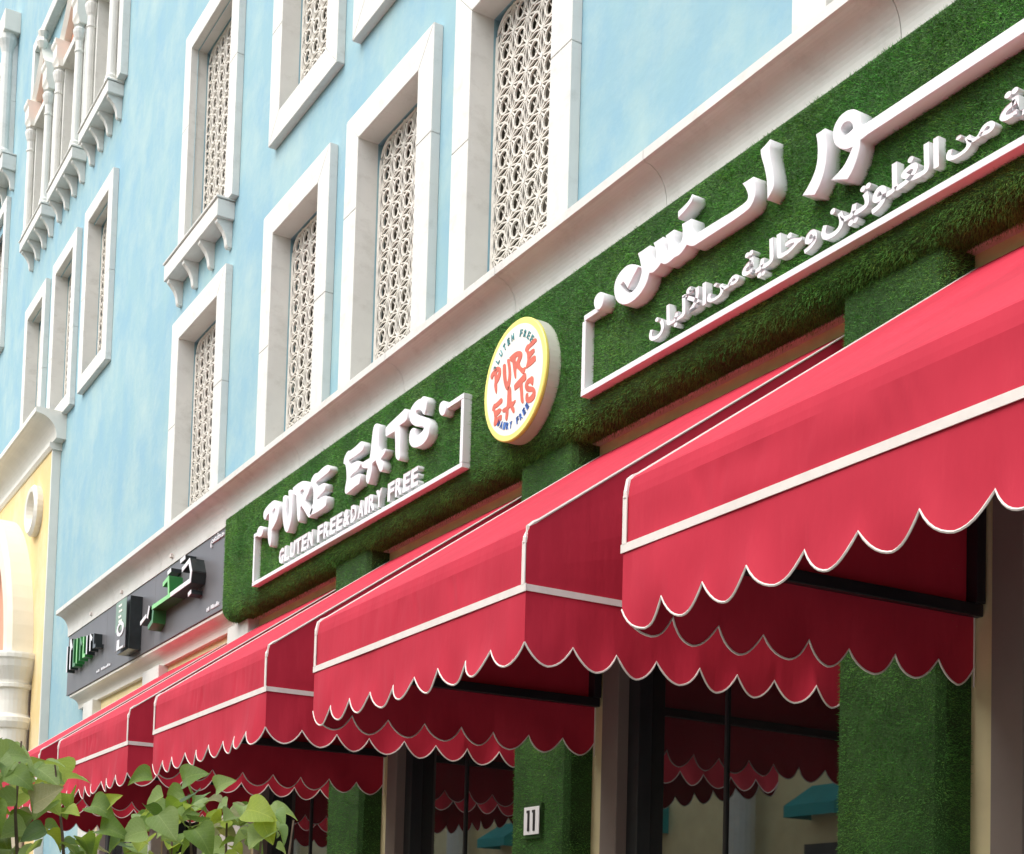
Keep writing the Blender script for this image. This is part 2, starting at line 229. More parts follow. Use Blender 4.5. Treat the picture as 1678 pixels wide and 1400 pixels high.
# ================================================================== blue building
blue = empty('blue_building', (-10,0,0), 'pale blue plastered building with white framed latticed windows above the shops', 'building')
FR = .075                                                # how far the window surrounds stand proud
lower = [(-8.577,-7.07),(-10.405,-8.90),(-12.225,-10.73),(-14.90,-13.23),(-5.11,-3.6)]     # z 5.5 .. 8.15
upper = [(-10.35,-8.85,8.79,11.15),(-12.18,-10.66,8.79,11.15),(-8.5,-7.0,8.79,11.15)]
trio = [(-19.02,-17.65),(-20.80,-19.43),(-22.58,-21.21)]
FW = .235
holes = []
for a,b in lower: holes.append((a+FW,b-FW,5.6,7.93))
for a,b,c,d in upper: holes.append((a+FW,b-FW,c+FW,d-FW))
holes.append((-14.82+FW-.02,-13.30-FW+.02,8.80,11.02))
for a,b in trio: holes.append((a+FW*.85,b-FW*.85,8.73+FW,10.93))
for a,b in trio: holes.append(((a+b)/2-.47,(a+b)/2+.47,12.23,13.97))
holes.append((-26.0,-24.75,11.4,13.5)); holes.append((-26.2,-24.85,14.5,16.5))
def wall_mesh(x0,x1,z0,z1,holes,out=0.0):
    xs = sorted({x0,x1,*[h[0] for h in holes],*[h[1] for h in holes]}); zs = sorted({z0,z1,*[h[2] for h in holes],*[h[3] for h in holes]})
    xs = [x for x in xs if x0<=x<=x1]; zs = [z for z in zs if z0<=z<=z1]
    mb = MB()
    for i in range(len(xs)-1):
        for j in range(len(zs)-1):
            cx, cz = (xs[i]+xs[i+1])/2, (zs[j]+zs[j+1])/2
            if any(h[0]<cx<h[1] and h[2]<cz<h[3] for h in holes): continue
            mb.quad((xs[i],-out,zs[j]),(xs[i+1],-out,zs[j]),(xs[i+1],-out,zs[j+1]),(xs[i],-out,zs[j+1]))
    return mb
mb = wall_mesh(-34, 2.0, 4.62, 19.5, holes)
mb.quad((-20.3,-.0,0),(-17.9,0,0),(-17.9,0,4.62),(-20.3,0,4.62))
mb.quad((2,0,0),(2,.6,0),(2,.6,19.5),(2,0,19.5)); mb.quad((-34,0,19.5),(2,0,19.5),(2,.6,19.5),(-34,.6,19.5))
mb.build('wall', 'blue', blue)
# --- lattice: square grid of rings, joined by eight-armed stars
def lattice(x0,x1,z0,z1,o0,parent,corner=.16,mt='lattice'):
    p = .186; T = .014; mb = MB(); w = x1-x0; h = z1-z0
    nx = int(w/p)+2; nz = int(h/p)+2
    def inside(x,z):
        if not(x0-.012<=x<=x1+.012 and z0-.02<=z<=z1+.012): return False
        for cx,sx in ((x0+corner,-1),(x1-corner,1)):
            if (x-cx)*sx>0 and z>z1-corner and math.hypot(x-cx,z-(z1-corner))>corner: return False
        return True
    def bar(ax,az,bx,bz,wd,oa,ob):
        if not(inside(ax,az) and inside(bx,bz)): return
        dx,dz = bx-ax,bz-az; l = math.hypot(dx,dz) or 1; nx_,nz_ = -dz/l*wd/2, dx/l*wd/2
        v = [(ax+nx_,-oa,az+nz_),(ax-nx_,-oa,az-nz_),(bx-nx_,-oa,bz-nz_),(bx+nx_,-oa,bz+nz_)]
        v += [(q[0],-ob,q[2]) for q in v]
        mb.add(v,[(0,1,2,3),(0,4,5,1),(1,5,6,2),(2,6,7,3),(3,7,4,0)])
    xm = (x0+x1)/2
    for i in range(-nx//2-1, nx//2+2):
        for j in range(nz+1):
            cx, cz = xm+i*p, z1-.09-j*p
            r, k = .058, 14
            for q in range(k):
                a, b = 2*math.pi*q/k, 2*math.pi*(q+1)/k
                if inside(cx+r*math.cos(a),cz+r*math.sin(a)) and inside(cx+r*math.cos(b),cz+r*math.sin(b)):
                    bar(cx+r*math.cos(a),cz+r*math.sin(a),cx+r*math.cos(b),cz+r*math.sin(b),.0145,o0,o0-T)
            for ang in (1.15,2.2): bar(cx-.055*math.cos(ang),cz-.055*math.sin(ang),cx+.055*math.cos(ang),cz+.055*math.sin(ang),.0065,o0-.016,o0-.024)
            sx, sz = cx+p/2, cz+p/2
            for q in range(12):
                a = math.pi/2*(q//3)+(-.24,.24,math.pi/4)[q%3]; L = p*.5/max(abs(math.cos(a)),abs(math.sin(a)))
                r0 = .010
                if q % 3 == 2: L = p*.7071-.055                # diagonal arms end on a ring
                bar(sx+r0*math.cos(a),sz+r0*math.sin(a),sx+L*math.cos(a),sz+L*math.sin(a),(.0085,.0085,.012)[q%3],o0-.002,o0-T)
            if inside(sx,sz):
                kk = 8; v = [(sx+.017*math.cos(2*math.pi*t/kk),-o0-.001,sz+.017*math.sin(2*math.pi*t/kk)) for t in range(kk)]; mb.add(v,[tuple(range(kk))])
    # rim with rounded upper corners
    rim = [(x0,z0)]
    rim.append((x0,z1-corner))
    for t in range(1,7): a = math.pi-t*math.pi/12; rim.append((x0+corner+corner*math.cos(a), z1-corner+corner*math.sin(a)))
    for t in range(0,7): a = math.pi/2-t*math.pi/12; rim.append((x1-corner+corner*math.cos(a), z1-corner+corner*math.sin(a)))
    rim.append((x1,z0)); 
    mb.tube([(a,-(o0-T/2),b) for a,b in rim], .013, 4)
    return mb.build('lattice', mt, parent)
def reveal(parent,x0,x1,z0,z1,mt='stone',depth=.10,blue_depth=.13,start=None):
    for a,b,c in ((FR-.003 if start is None else start,-depth,mt),(-depth,-blue_depth-.05,'blue')):
        mb = MB()
        mb.quad((x0,-a,z0),(x0,-b,z0),(x0,-b,z1),(x0,-a,z1)); mb.quad((x1,-a,z0),(x1,-b,z0),(x1,-b,z1),(x1,-a,z1))
        mb.quad((x0,-a,z1),(x1,-a,z1),(x1,-b,z1),(x0,-b,z1)); mb.quad((x0,-a,z0),(x1,-a,z0),(x1,-b,z0),(x0,-b,z0))
        mb.build('reveal', c, parent)
def frame_stones(parent,x0,x1,z0,z1,fw,bottom=True,seed=0,split=None,o1=FR):
    r_ = random.Random(seed); g = .0015
    def stone(pts):
        mb = MB(); n = len(pts); v = [(x,-o1,z) for x,z in pts]+[(x,0,z) for x,z in pts]
        mb.add(v,[tuple(range(n))]+[(i,n+i,n+(i+1)%n,(i+1)%n) for i in range(n)]+[tuple(range(2*n-1,n-1,-1))]); mb.build('frame_stone','stone',parent,bevel=.004)
    i0,i1,j0,j1 = x0+fw,x1-fw,z0+fw,z1-fw
    stone([(x0+g,z1),(x1-g,z1),(i1-g,j1),(i0+g,j1)])
    for (a,b,s) in ((x0,i0,1),(x1,i1,-1)):
        zb_a, zb_b = (z0,j0) if bottom else (z0,z0)
        sp = (split or (z0+(z1-z0)*(.42+.16*r_.random())))
        sl_ = .06*s*(1 if a==x0 else 1)
        stone([(a,z1-g*2),(b,j1-g*2),(b,sp+g),(a,sp+g+.0)])
        stone([(a,sp-g),(b,sp-g),(b,zb_b+g*2),(a,zb_a+g*2)])
    if bottom: stone([(x0+g,z0),(i0+g,j0),(i1-g,j0),(x1-g,z0)])
def backing(parent,x0,x1,z0,z1,out=-.34):
    mb = MB(); mb.quad((x0,-out,z0),(x1,-out,z0),(x1,-out,z1),(x0,-out,z1))
    for x in (x0,x1): mb.quad((x,-out,z0),(x,.14,z0),(x,.14,z1),(x,-out,z1))
    mb.quad((x0,-out,z1),(x1,-out,z1),(x1,.14,z1),(x0,.14,z1)); mb.build('backing','dark',parent)
def window(x0,x1,z0,z1,bottom=True,fw=FW,seed=0,zl=None,split=None):
    w = bpy.data.objects.new('window', None); C.objects.link(w); w.parent = blue; w.location = ((x0+x1)/2+10,0,z0)
    i0,i1,j1 = x0+fw,x1-fw,z1-fw; j0 = z0+fw if bottom else z0
    frame_stones(w,x0,x1,z0,z1,fw,bottom,seed,split); reveal(w,i0+.001,i1-.001,j0,j1-.001)
    lattice(i0+.015,i1-.015,j0,j1-.02,-.115,w); backing(w,i0,i1,j0,j1)
    return w
for k,(a,b) in enumerate(lower): window(a,b,5.6,8.15,False,seed=k,split=[7.02,7.35,6.9,7.0,7.1][k])
for k,(a,b,c,d) in enumerate(upper): window(a,b,c,d,True,seed=20+k)
for k,(a,b) in enumerate(trio): window(a,b,8.73,11.16,True,fw=FW*.85,seed=30+k)
def sill(parent,x0,x1,z0,z1,out,n,ch=.24):
    mb = MB(); mb.box(x0,x1,0,out,z0,z1-.03); mb.build('sill','stone',parent,bevel=.004)
    mb = MB(); mb.box(x0-.012,x1+.012,0,out+.015,z1-.022,z1); mb.build('sill','stone',parent,bevel=.004)
    for q in range(n):
        x = x0+.05+(x1-x0-.17)*q/(n-1); mb = MB(); W_ = .07
        pr = [(0,z0),(out-.02,z0),(out-.02,z0-.035),(out*.72,z0-.06),(out*.50,z0-.11),(out*.36,z0-.17),(out*.30,z0-ch+.02),(out*.22,z0-ch),(0,z0-ch)]
        mb.extrude_x(pr,x,x+W_); mb.build('corbel','stone',parent,bevel=.003)
# tall window with the corbelled sill
w = bpy.data.objects.new('window', None); C.objects.link(w); w.parent = blue; w.location = (-4.05,0,8.78)
x0,x1,z0,z1 = -14.83,-13.14,8.79,11.25
frame_stones(w,x0,x1,z0,z1,.21,False,50,10.2); reveal(w,x0+.211,x1-.211,z0,z1-.211); lattice(x0+.226,x1-.226,z0,z1-.23,-.115,w); backing(w,x0+.21,x1-.21,z0,z1-.21)
sill(w,-14.93,-13.24,8.60,8.80,.178,4,.26)
# three tall arched windows with columns
for k,(a,b) in enumerate(trio):
    w = bpy.data.objects.new('window', None); C.objects.link(w); w.parent = blue; w.location = ((a+b)/2+10,0,12.2)
    c = (a+b)/2; i0,i1 = c-.47,c+.47; zl = 13.97; zi = 14.05; zt = 14.35
    mb = MB()                                               # jambs and flat surround
    mb.box(a,i0,0,FR,12.23,14.02); mb.box(i1,b,0,FR,12.23,14.02); mb.build('jamb','stone',w,bevel=.004)
    mb = MB(); mb.box(i0,i1,0,.115,zl,zl+.11); mb.build('lintel','stone',w,bevel=.004)
    reveal(w,i0+.002,i1-.002,12.236,zl-.002,start=.06); lattice(i0+.015,i1-.015,12.23,zl-.02,-.115,w); backing(w,i0,i1,12.23,zl)
    sill(w,a-.02,b+.05,12.06,12.235,.2,4,.27)
    for s in (-1,1):
        x = c+s*.575
        mb = MB(); o = .125
        mb.lathe(x,o,[(0,12.235),(.085,12.235),(.085,12.29),(.07,12.31),(.075,12.34),(.06,12.37),(.055,13.60),(.066,13.61),(.066,13.635),(.055,13.645),(.056,13.76),(.07,13.79),(.092,13.87),(.096,13.91),(.07,13.95),(.09,13.97),(0,13.97)],14)
        mb.build('column','stone',w,smooth=False)
        mb = MB(); mb.extrude_x([(0,13.97),(.17,13.97),(.185,14.04),(.21,14.09),(.21,14.26),(.235,14.30),(.235,14.36),(0,14.36)],x-.12,x+.12); mb.build('impost_block','stone2',w,bevel=.006)
    # tympanum and pointed arch moulding
    pts = [(c-.56,14.36)]
    for t in range(0,9): u = t/8; pts.append((c-.56+.56*math.sin(u*math.pi/2)**1.1, 14.36+.62*(1-math.cos(u*math.pi/2))**.62))
    pts = pts+[(2*c-x,z) for x,z in pts[::-1][1:]]
    mb = MB(); n = len(pts); mb.add([(x,-.02,z) for x,z in pts]+[(c+.44,-.02,14.08),(c-.44,-.02,14.08)],[tuple(range(n+2))]); mb.build('tympanum','salmon',w)
    mb = MB()
    for q in range(n-1):
        (ax,az),(bx,bz) = pts[q],pts[q+1]
        def off(x,z,d): return (c+(x-c)*(1+d/.6), 14.36+(z-14.36)*(1+d/.6))
        A0,B0,A1,B1 = off(ax,az,-.06),off(bx,bz,-.06),off(ax,az,.07),off(bx,bz,.07)
        for (u0,u1,oo) in ((A0,B0,.10),(A1,B1,.14)): pass
        mb.add([(A0[0],-.02,A0[1]),(B0[0],-.02,B0[1]),(B0[0],-.11,B0[1]),(A0[0],-.11,A0[1]),(A1[0],-.16,A1[1]),(B1[0],-.16,B1[1]),(A1[0],0,A1[1]),(B1[0],0,B1[1])],[(0,1,2,3),(3,2,5,4),(4,5,7,6)])
    mb.build('arch_moulding','stone2',w)
    mb = MB(); mb.lathe(c,.14,[(0,14.9),(.05,14.93),(.09,15.02),(.05,15.10),(.08,15.18),(0,15.3)],8); mb.build('finial','stone2',w)
lab = bpy.data.objects.new('label_moulding', None); C.objects.link(lab); lab.parent = blue
mb = MB(); mb.box(-22.66,-17.44,0,.13,15.22,15.40); mb.build('frame_stone','stone',lab,bevel=.006)
mb = MB(); mb.box(-22.66,-22.5,0,.13,14.37,15.218); mb.build('frame_stone','stone',lab,bevel=.006)
mb = MB(); mb.box(-17.60,-17.44,0,.10,12.24,15.218); mb.build('frame_stone','stone',lab,bevel=.006)
# farther windows at the left edge
w = window(-26.2,-24.5,11.3,13.85,True,fw=.19,seed=71)
w = bpy.data.objects.new('window', None); C.objects.link(w); w.parent = blue; w.location = (-15.4,0,14.5)
frame_stones(w,-26.4,-24.55,14.5,16.75,.25,False,72,15.5); reveal(w,-26.148,-24.802,14.502,16.498); lattice(-26.13,-24.82,14.5,16.48,-.115,w); backing(w,-26.15,-24.8,14.5,16.5)
mb = MB(); mb.lathe(-24.62,.15,[(0,14.5),(.14,14.5),(.14,14.6),(.1,14.66),(.095,16.3),(.12,16.4),(.16,16.5),(.16,16.6),(0,16.6)],14); mb.build('column','stone',w)
mb = MB(); mb.box(-24.85,-24.4,0,.26,16.6,16.95); mb.build('impost_block','stone2',w,bevel=.006); sill(w,-26.3,-24.25,14.18,14.45,.22,4,.3)
# --- cornice in stone pieces
def cavetto(n=9):
    pr = [(0,5.712),(.345,5.712),(.345,5.660),(.332,5.655)]
    for i in range(n+1):
        t = i/n*math.pi/2; pr.append((.325-.135*math.sin(t), 5.652-.175*(1-math.cos(t))))
    pr += [(.19,5.40),(0,5.40)]; return pr
cj = [-18.44,-16.35,-14.55,-12.6,-10.85,-8.96,-7.44,-5.921,-4.285,-2.6,-.8,2.0]
for a,b in zip(cj[:-1],cj[1:]):
    mb = MB(); mb.extrude_x(cavetto(12),a+.002,b-.002); o = mb.build('cornice_piece','stone',blue)
# lower moulding under the sign boards
mb = MB(); pr = [(0,4.645),(.165,4.645),(.165,4.62)]+[(.16-.11*math.sin(t*math.pi/12),4.615-.10*(1-math.cos(t*math.pi/12))) for t in range(7)]+[(.05,4.485),(0,4.485)]
mb.extrude_x(pr,-18.30,2.0); mb.build('lower_moulding','stone2',blue)
# --- ground storey: piers, wall bands, shop windows
PIT = 2.715; PR = [-4.05-PIT*k for k in range(-1,6)]; PR[3] -= .03
PR[2] -= .01      # right sides of the piers
for k, xr in enumerate(PR):
    xl = xr-.60; turfed = k <= 3
    if k == 4: xr, xl = -12.16,-12.69
    if k == 5: xr, xl = -14.79,-15.36
    if k == 6: xr, xl = -17.42,-17.85
    mb = MB(); mb.box(xl,xr,-.25,.105 if not turfed else .17,0,4.488 if not turfed else 4.53); mb.build('pier','turfbase' if turfed else 'stone',blue,bevel=.03 if turfed else .006)
    if k == 0: continue
    bx0 = xr; bx1 = (PR[k-1]-.60) if k <= 4 else {5:-12.69,6:-15.36}[k]
    mb = MB(); mb.quad((bx0-.3,0,4.0),(bx1+.3,0,4.0),(bx1+.3,0,4.6),(bx0-.3,0,4.6)); mb.build('lintel_wall','tan',blue)
    # cream return, taupe frame, dark inner frame, glass
    sh = bpy.data.objects.new('shop_window', None); C.objects.link(sh); sh.parent = blue; sh.location = ((bx0+bx1)/2+10,0,0)
    mb = MB(); mb.box(bx0,bx0+.113,-.2,0.0,0,4.0); mb.box(bx1-.02,bx1,-.2,0.0,0,4.0); mb.build('cream_return','cream',sh)
    fx0, fx1 = bx0+.115, bx1-.022; TW = .155; TR = .03
    mb = MB(); mb.box(fx0,fx0+TW,-.15,.02,0,3.998); mb.box(fx1-TR,fx1,-.15,.02,0,3.998); mb.box(fx0+TW,fx1-TR,-.15,.02,3.8,3.998); mb.build('outer_frame','taupe',sh,bevel=.004)
    mb = MB(); mb.box(fx0+TW,fx0+TW+.10,-.17,-.05,0,3.8); mb.box(fx1-TR-.03,fx1-TR,-.17,-.05,0,3.8); mb.box(fx0+TW+.1,fx1-TR-.03,-.17,-.05,3.7,3.8); mb.box(fx0+TW+.1,fx1-TR-.03,-.17,-.05,0,.12); mb.build('inner_frame','dframe',sh,bevel=.003)
    mx = bx0+1.02
    mb = MB(); mb.box(mx-.011,mx+.011,-.15,-.125,.12,3.7); mb.build('mullion','dframe',sh,bevel=.003)
    for (g0,g1) in ((fx0+TW+.1,mx-.011),(mx+.011,fx1-TR-.03)):
        mb = MB(); mb.box(g0,g1,-.15,-.138,.12,3.7); mb.build('glass_pane','glass',sh)
    mb = MB(); mb.box(bx0,bx1,-.5,-.24,0,4.0); mb.build('backing','black',sh)
# ================================================================== yellow arcade block at the far left
yel = empty('yellow_arcade', (-24,0,0), 'yellow plastered arcade with cream arch, ring medallion and deep white cornice at left edge', 'building')
YO = .115
acx, acz, aR = -23.15, 5.55, 2.42
mb = MB()
top = 8.40; n = 36; arc = [(acx+aR*math.cos(math.pi*i/n), acz+aR*math.sin(math.pi*i/n)) for i in range(n+1)]
mb.quad((acx+aR,-YO,0),(-20.13,-YO,0),(-20.13,-YO,acz),(acx+aR,-YO,acz))
for i in range(n):
    (ax,az),(bx,bz) = arc[i],arc[i+1]
    if i == 0: ax2 = -20.09
    mb.quad((ax,-YO,az),(ax,-YO,top),(bx,-YO,top),(bx,-YO,bz)); mb.quad((ax,-YO,az),(bx,-YO,bz),(bx,-.01,bz),(ax,-.01,az))
mb.quad((acx+aR,-YO,acz),(-20.13,-YO,acz),(-20.13,-YO,top),(acx+aR,-YO,top)); mb.quad((acx-aR,-YO,0),(-30,-YO,0),(-30,-YO,top),(acx-aR,-YO,top))
mb.build('wall','yellow',yel)
mb = MB(); mb.box(-20.13,-20.09,0.001,YO+.003,0,8.384); mb.build('corner_strip','stone2',yel,bevel=.003)
mb = MB(); mb.quad((-30,-.02,0),(-20.2,-.02,0),(-20.2,-.02,8.2),(-30,-.02,8.2)); mb.build('recessed_wall','salmon',yel)
mb = MB(); pr = [(0,8.76),(.41,8.76),(.41,8.69),(.395,8.685)]+[(.39-.26*math.sin(t*math.pi/20),8.68-.27*(1-math.cos(t*math.pi/20))) for t in range(11)]+[(.13,8.385),(0,8.385)]
mb.extrude_x(pr,-30,-19.84); mb.build('cornice','stone2',yel)
mb = MB(); mb.extrude_x([(0,8.384),(.165,8.384),(.165,8.33),(.135,8.29),(0,8.29)],-30,-20.05); mb.build('fillet_moulding','stone2',yel)
mb = MB()
for i in range(n):                                         # arch band
    def P3(t,r,o): return (acx+r*math.cos(t),-o,acz+r*math.sin(t))
    t0,t1 = math.pi*i/n, math.pi*(i+1)/n
    a = [(aR+.002,YO+.001),(aR+.002,.40),(aR-.06,.46),(aR-.30,.46),(aR-.36,.40),(aR-.36,.021)]
    for q in range(len(a)-1): mb.quad(P3(t0,*a[q]),P3(t1,*a[q]),P3(t1,*a[q+1]),P3(t0,*a[q+1]))
mb.build('arch_band','cream_arch',yel,smooth=False)
mb = MB(); xc, oc = -20.92, .30
mb.lathe(xc,oc,[(0,5.56),(.36,5.56),(.37,5.53),(.37,5.48),(.35,5.45),(.33,5.36),(.28,5.25),(.25,5.18),(.245,5.14),(.27,5.13),(.27,5.08),(.235,5.06),(.22,4.90),(.225,4.72),(.235,4.70),(.285,4.66),(.29,4.60),(.26,4.52),(.235,4.50),(.225,4.30),(.22,4.0),(.24,3.98),(.225,3.9),(.22,3.85),(.235,.3),(.33,.2),(.33,0)],24)
mb.build('column','stone2',yel,smooth=False)
k = 28; mb = MB(); cx, cz = -20.85,7.62
prof = [(.335,YO),(.345,YO+.08),(.30,YO+.12),(.25,YO+.11),(.22,YO+.05),(.20,YO+.004)]
v = [(cx+r*math.cos(2*math.pi*j/k),-o,cz+r*1.05*math.sin(2*math.pi*j/k)) for r,o in prof for j in range(k)]
mb.add(v,[(i*k+j,i*k+(j+1)%k,(i+1)*k+(j+1)%k,(i+1)*k+j) for i in range(len(prof)-1) for j in range(k)]); mb.build('ring_medallion','stone2',yel)
wc = empty('canvas_canopy',(-22,-.6,3.9),'plain white canvas canopy hanging under the cream arch at the left edge','canopy')
mb = MB(); mb.extrude_x([(.0,5.35),(1.0,4.75),(1.0,4.45),(.99,4.45),(.98,4.73),(0,5.32)],-24.5,-21.35); mb.build('canopy_cloth','letter',wc)
# ================================================================== opposite side of the street (seen mirrored in the shop glass)
opp = empty('opposite_building', (-15,-12.3,0), 'yellow building with white columns across the street, mirrored in the shop glass', 'building')
mb = MB(); mb.box(-62,14,12.4,13.2,0,8.6); mb.build('wall','cream',opp)
mb = MB(); mb.box(-62,14,12.1,13.2,8.6,9.0); mb.build('cornice','stone2',opp)
for k in range(9):
    x = -20.4-5.35*(k-4); mb = MB(); mb.lathe(x,12.0,[(.4,0),(.4,.4),(.28,.5),(.26,5.0),(.4,5.2),(.4,5.4)],16); mb.build('column','stone',opp)
    mb = MB(); mb.box(x+1.35,x+2.75,12.3,12.41,0,3.6); mb.build('door','dframe',opp)
for k in range(4,7):
    x = -18.7-5.35*(k-4)
    tw = empty('teal_awning',(x,-12.3,4),'teal canvas awning over a door across the street, mirrored in shop glass','awning','teal awnings across the street')
    mb = MB()
    x += .35
    v = [(x-.62,-12.39,4.62),(x+.62,-12.39,4.62),(x+.62,-11.75,4.22),(x-.62,-11.75,4.22),(x-.62,-11.75,4.02),(x+.62,-11.75,4.02),(x-.62,-12.39,4.02),(x+.62,-12.39,4.02)]
    mb.add(v,[(0,1,2,3),(3,2,5,4),(0,3,4,6),(1,2,5,7)]); mb.build('awning_cloth','teal',tw)
# ================================================================== artificial grass
def blades(name, parent, samplers, length=.022, width=.0032, droop=.35):
    """samplers: list of (count, origin, u, v, normal) patches, or (count, x0, x1, curve, znormals) swept strips"""
    Ps, Ns = [], []
    for s in samplers:
        n = s[0]
        if len(s) == 5:
            o,u,v,nn = [np.array(q,float) for q in s[1:]]
            a = rng.random((n,1)); b = rng.random((n,1)); Ps.append(o+a*u+b*v); Ns.append(np.repeat(nn[None],n,0))
        else:
            _, x0, x1, prof = s; prof = np.array(prof,float); seg = np.diff(prof,axis=0); L = np.hypot(*seg.T); cum = np.r_[0,np.cumsum(L)]
            t = rng.random(n)*cum[-1]; i = np.clip(np.searchsorted(cum,t)-1,0,len(L)-1); f = (t-cum[i])/L[i]
            q = prof[i]+seg[i]*f[:,None]; d = seg[i]/L[i][:,None]
            # smooth normals along the curve: (out, z) normal
            nrm = np.stack([-d[:,1],d[:,0]],1)
            Ps.append(np.stack([x0+(x1-x0)*rng.random(n),-q[:,0],q[:,1]],1)); Ns.append(np.stack([np.zeros(n),-nrm[:,0],nrm[:,1]],1))
    P = np.concatenate(Ps); Nn = np.concatenate(Ns); n = len(P)
    # clump field: low-frequency pseudo noise steers lean, length and tint
    def field(s, ph): return np.sin(P[:,0]*s+ph+2.1*np.sin(P[:,2]*s*.8+ph))*np.sin(P[:,2]*s*1.3+1.7*ph+1.3*np.sin(P[:,0]*s*.6))
    f1, f2, f3 = field(5.2,.7), field(17,2.2), field(41,4.0)
    lean = rng.normal(0,.55,(n,3)); lean[:,2] += -.35-.25*f1; lean[:,0] += .35*f2
    L = length*(.55+.75*rng.random(n))*(1+.18*f2+.12*f3)
    T = Nn*L[:,None]*(.85) + lean*L[:,None]*droop*2
    side = np.cross(Nn, rng.normal(0,1,(n,3))); side /= np.linalg.norm(side,axis=1)[:,None]+1e-9
    w = width*(.7+.6*rng.random(n))[:,None]
    v = np.stack([P-side*w/2, P+side*w/2, P+T],1).reshape(-1,3)
    me = bpy.data.meshes.new(name); me.vertices.add(3*n); me.vertices.foreach_set('co', v.ravel())
    me.loops.add(3*n); me.loops.foreach_set('vertex_index', np.arange(3*n,dtype=np.int32)); me.polygons.add(n)
    me.polygons.foreach_set('loop_start', np.arange(0,3*n,3,dtype=np.int32)); me.polygons.foreach_set('loop_total', np.full(n,3,np.int32)); me.update(calc_edges=True)
    tint = (1+.20*f1*.6+.22*f2*.6+.12*f3)*(.62+.76*rng.random(n))
    yel_ = rng.random(n) < .10
    c = np.stack([tint*np.where(yel_,1.6,1.0)*(1+.15*f1), tint*np.where(yel_,1.15,1), tint, np.ones(n)],1)
    ca = me.color_attributes.new('tint','FLOAT_COLOR','CORNER'); ca.data.foreach_set('color', np.repeat(c,3,0).ravel())
    o = link(name, me, parent, 'turf'); o['kind'] = 'stuff'; return o
BX0, BX1 = -12.42, -1.2
fascia = empty('grass_fascia', (-7,-.2,4.9), 'long green artificial grass fascia board with rounded lower edge above the red awnings', 'sign board')
pr = [(0.02,5.41),(.245,5.41),(.25,5.40),(.25,4.60)]+[(.25-.11*(1-math.cos(t*math.pi/16)), 4.60-.11*math.sin(t*math.pi/16)) for t in range(1,9)]+[(.03,4.495)]
mb = MB(); mb.extrude_x(pr,BX0,BX1); mb.build('board','turfbase',fascia)
curve = [(.16,5.415),(.235,5.41),(.25,5.395),(.25,4.60)]+[(.25-.11*(1-math.cos(t*math.pi/16)), 4.60-.11*math.sin(t*math.pi/16)) for t in range(1,9)]+[(.03,4.495)]
# the curve runs downwards, so its left-hand normal points outwards
nb = 27000
blades('grass_blades', fascia, [(int(nb*7.0*1.32), BX0, -5.4, curve),(int(nb*1.5*3.6*1.32), -5.4, -1.8, curve)], length=.0145, width=.0028)
blades('grass_blades', fascia, [(2500,(BX0,-.03,4.55),(0,-.20,0),(0,0,.85),(-1,0,0))], length=.02)
gp = [c for c in blue.children if c.name.split('.')[0]=='pier']
for k in (1,2,3):
    xr = PR[k]; xl = xr-.60; o_ = .172
    nn = int((26000,17000,11000)[k-1]); zlo = 1.5
    blades('grass_blades', blue, [(int(nn*.6*3.03),(xl+.028,-o_,zlo),(.545,0,0),(0,0,3.03),(0,-1,0)),(int(nn*.17*3.03),(xr,-o_+.028,zlo),(0,.14,0),(0,0,3.03),(1,0,0)),(int(nn*.06*3.03),(xr-.028,-o_,zlo),(.028,.028,0),(0,0,3.03),(.7,-.7,0))], length=.0125, width=.0026, droop=.28)
# pier k sits at PR[k]; re-parent each blade field to its pier
bl = [c for c in blue.children if c.name.startswith('grass_blades')]
for b_, k in zip(bl, (1,2,3)):
    b_.parent = gp[k]
# number plate on a pier
npl = empty('number_plate',(-7.1,-.19,2.42),'small square white plate reading 11 on the green grass pier','plate')
mb = MB(); mb.box(-7.19,-7.0,.17,.192,2.255,2.455); mb.build('plate','turfbase',npl,bevel=.002)
mb = MB(); mb.box(-7.165,-7.0,.2005,.206,2.275,2.435); mb.build('plate_face','letter',npl,bevel=.002)
for x in (-7.12,-7.06): mb = MB(); mb.box(x,x+.02,.2065,.210,2.295,2.415); mb.box(x-.012,x-.0005,.2065,.209,2.40,2.415); mb.build('digit','black',npl)
# ================================================================== channel-letter signs
OB, OF = .245, .33
eng = empty('english_letter_sign',(-9.7,-.3,4.8),'white raised PURE EATS letters over GLUTEN FREE & DAIRY FREE, left of the round logo','sign')
def letters(parent, loops, o0=OB, o1=OF, it=2): return link('letter', poly_mesh([smooth_loop(l,it) for l in loops], o0, o1), parent, 'letter')
for L in (EN1_P,EN1_U,EN1_R,EN1_E,EN2_E,EN2_A,EN2_T,EN2_S): letters(eng, L, o1=.318)
letters(eng, EN_DOT_R, o1=.318); letters(eng, EN_DOT_L, o1=.318)
def bars(parent, pts, w=.03, o1=.31):
    for i in range(len(pts)-1):
        (ax,az),(bx,bz) = pts[i],pts[i+1]; h = w/2; mb = MB()
        if abs(ax-bx) > abs(az-bz): mb.box(min(ax,bx)-h,max(ax,bx)+h,OB,o1,min(az,bz)-h,max(az,bz)+h)
        else: mb.box(ax-h,ax+h,OB,o1-.001,min(az,bz)+h+.001,max(az,bz)-(h+.001 if i else -h))
        mb.build('outline_bar','letter',parent,bevel=.002)
bars(eng,[(-11.37,5.035),(-11.51,5.035)],.034); bars(eng,[(-8.09,5.062),(-7.87,5.062)],.034)
mb = MB(); mb.box(-11.527,-11.495,OB,.309,4.64,5.017); mb.build('outline_bar','letter',eng,bevel=.002)
mb = MB(); mb.box(-7.888,-7.853,OB,.309,4.64,5.044); mb.build('outline_bar','letter',eng,bevel=.002)
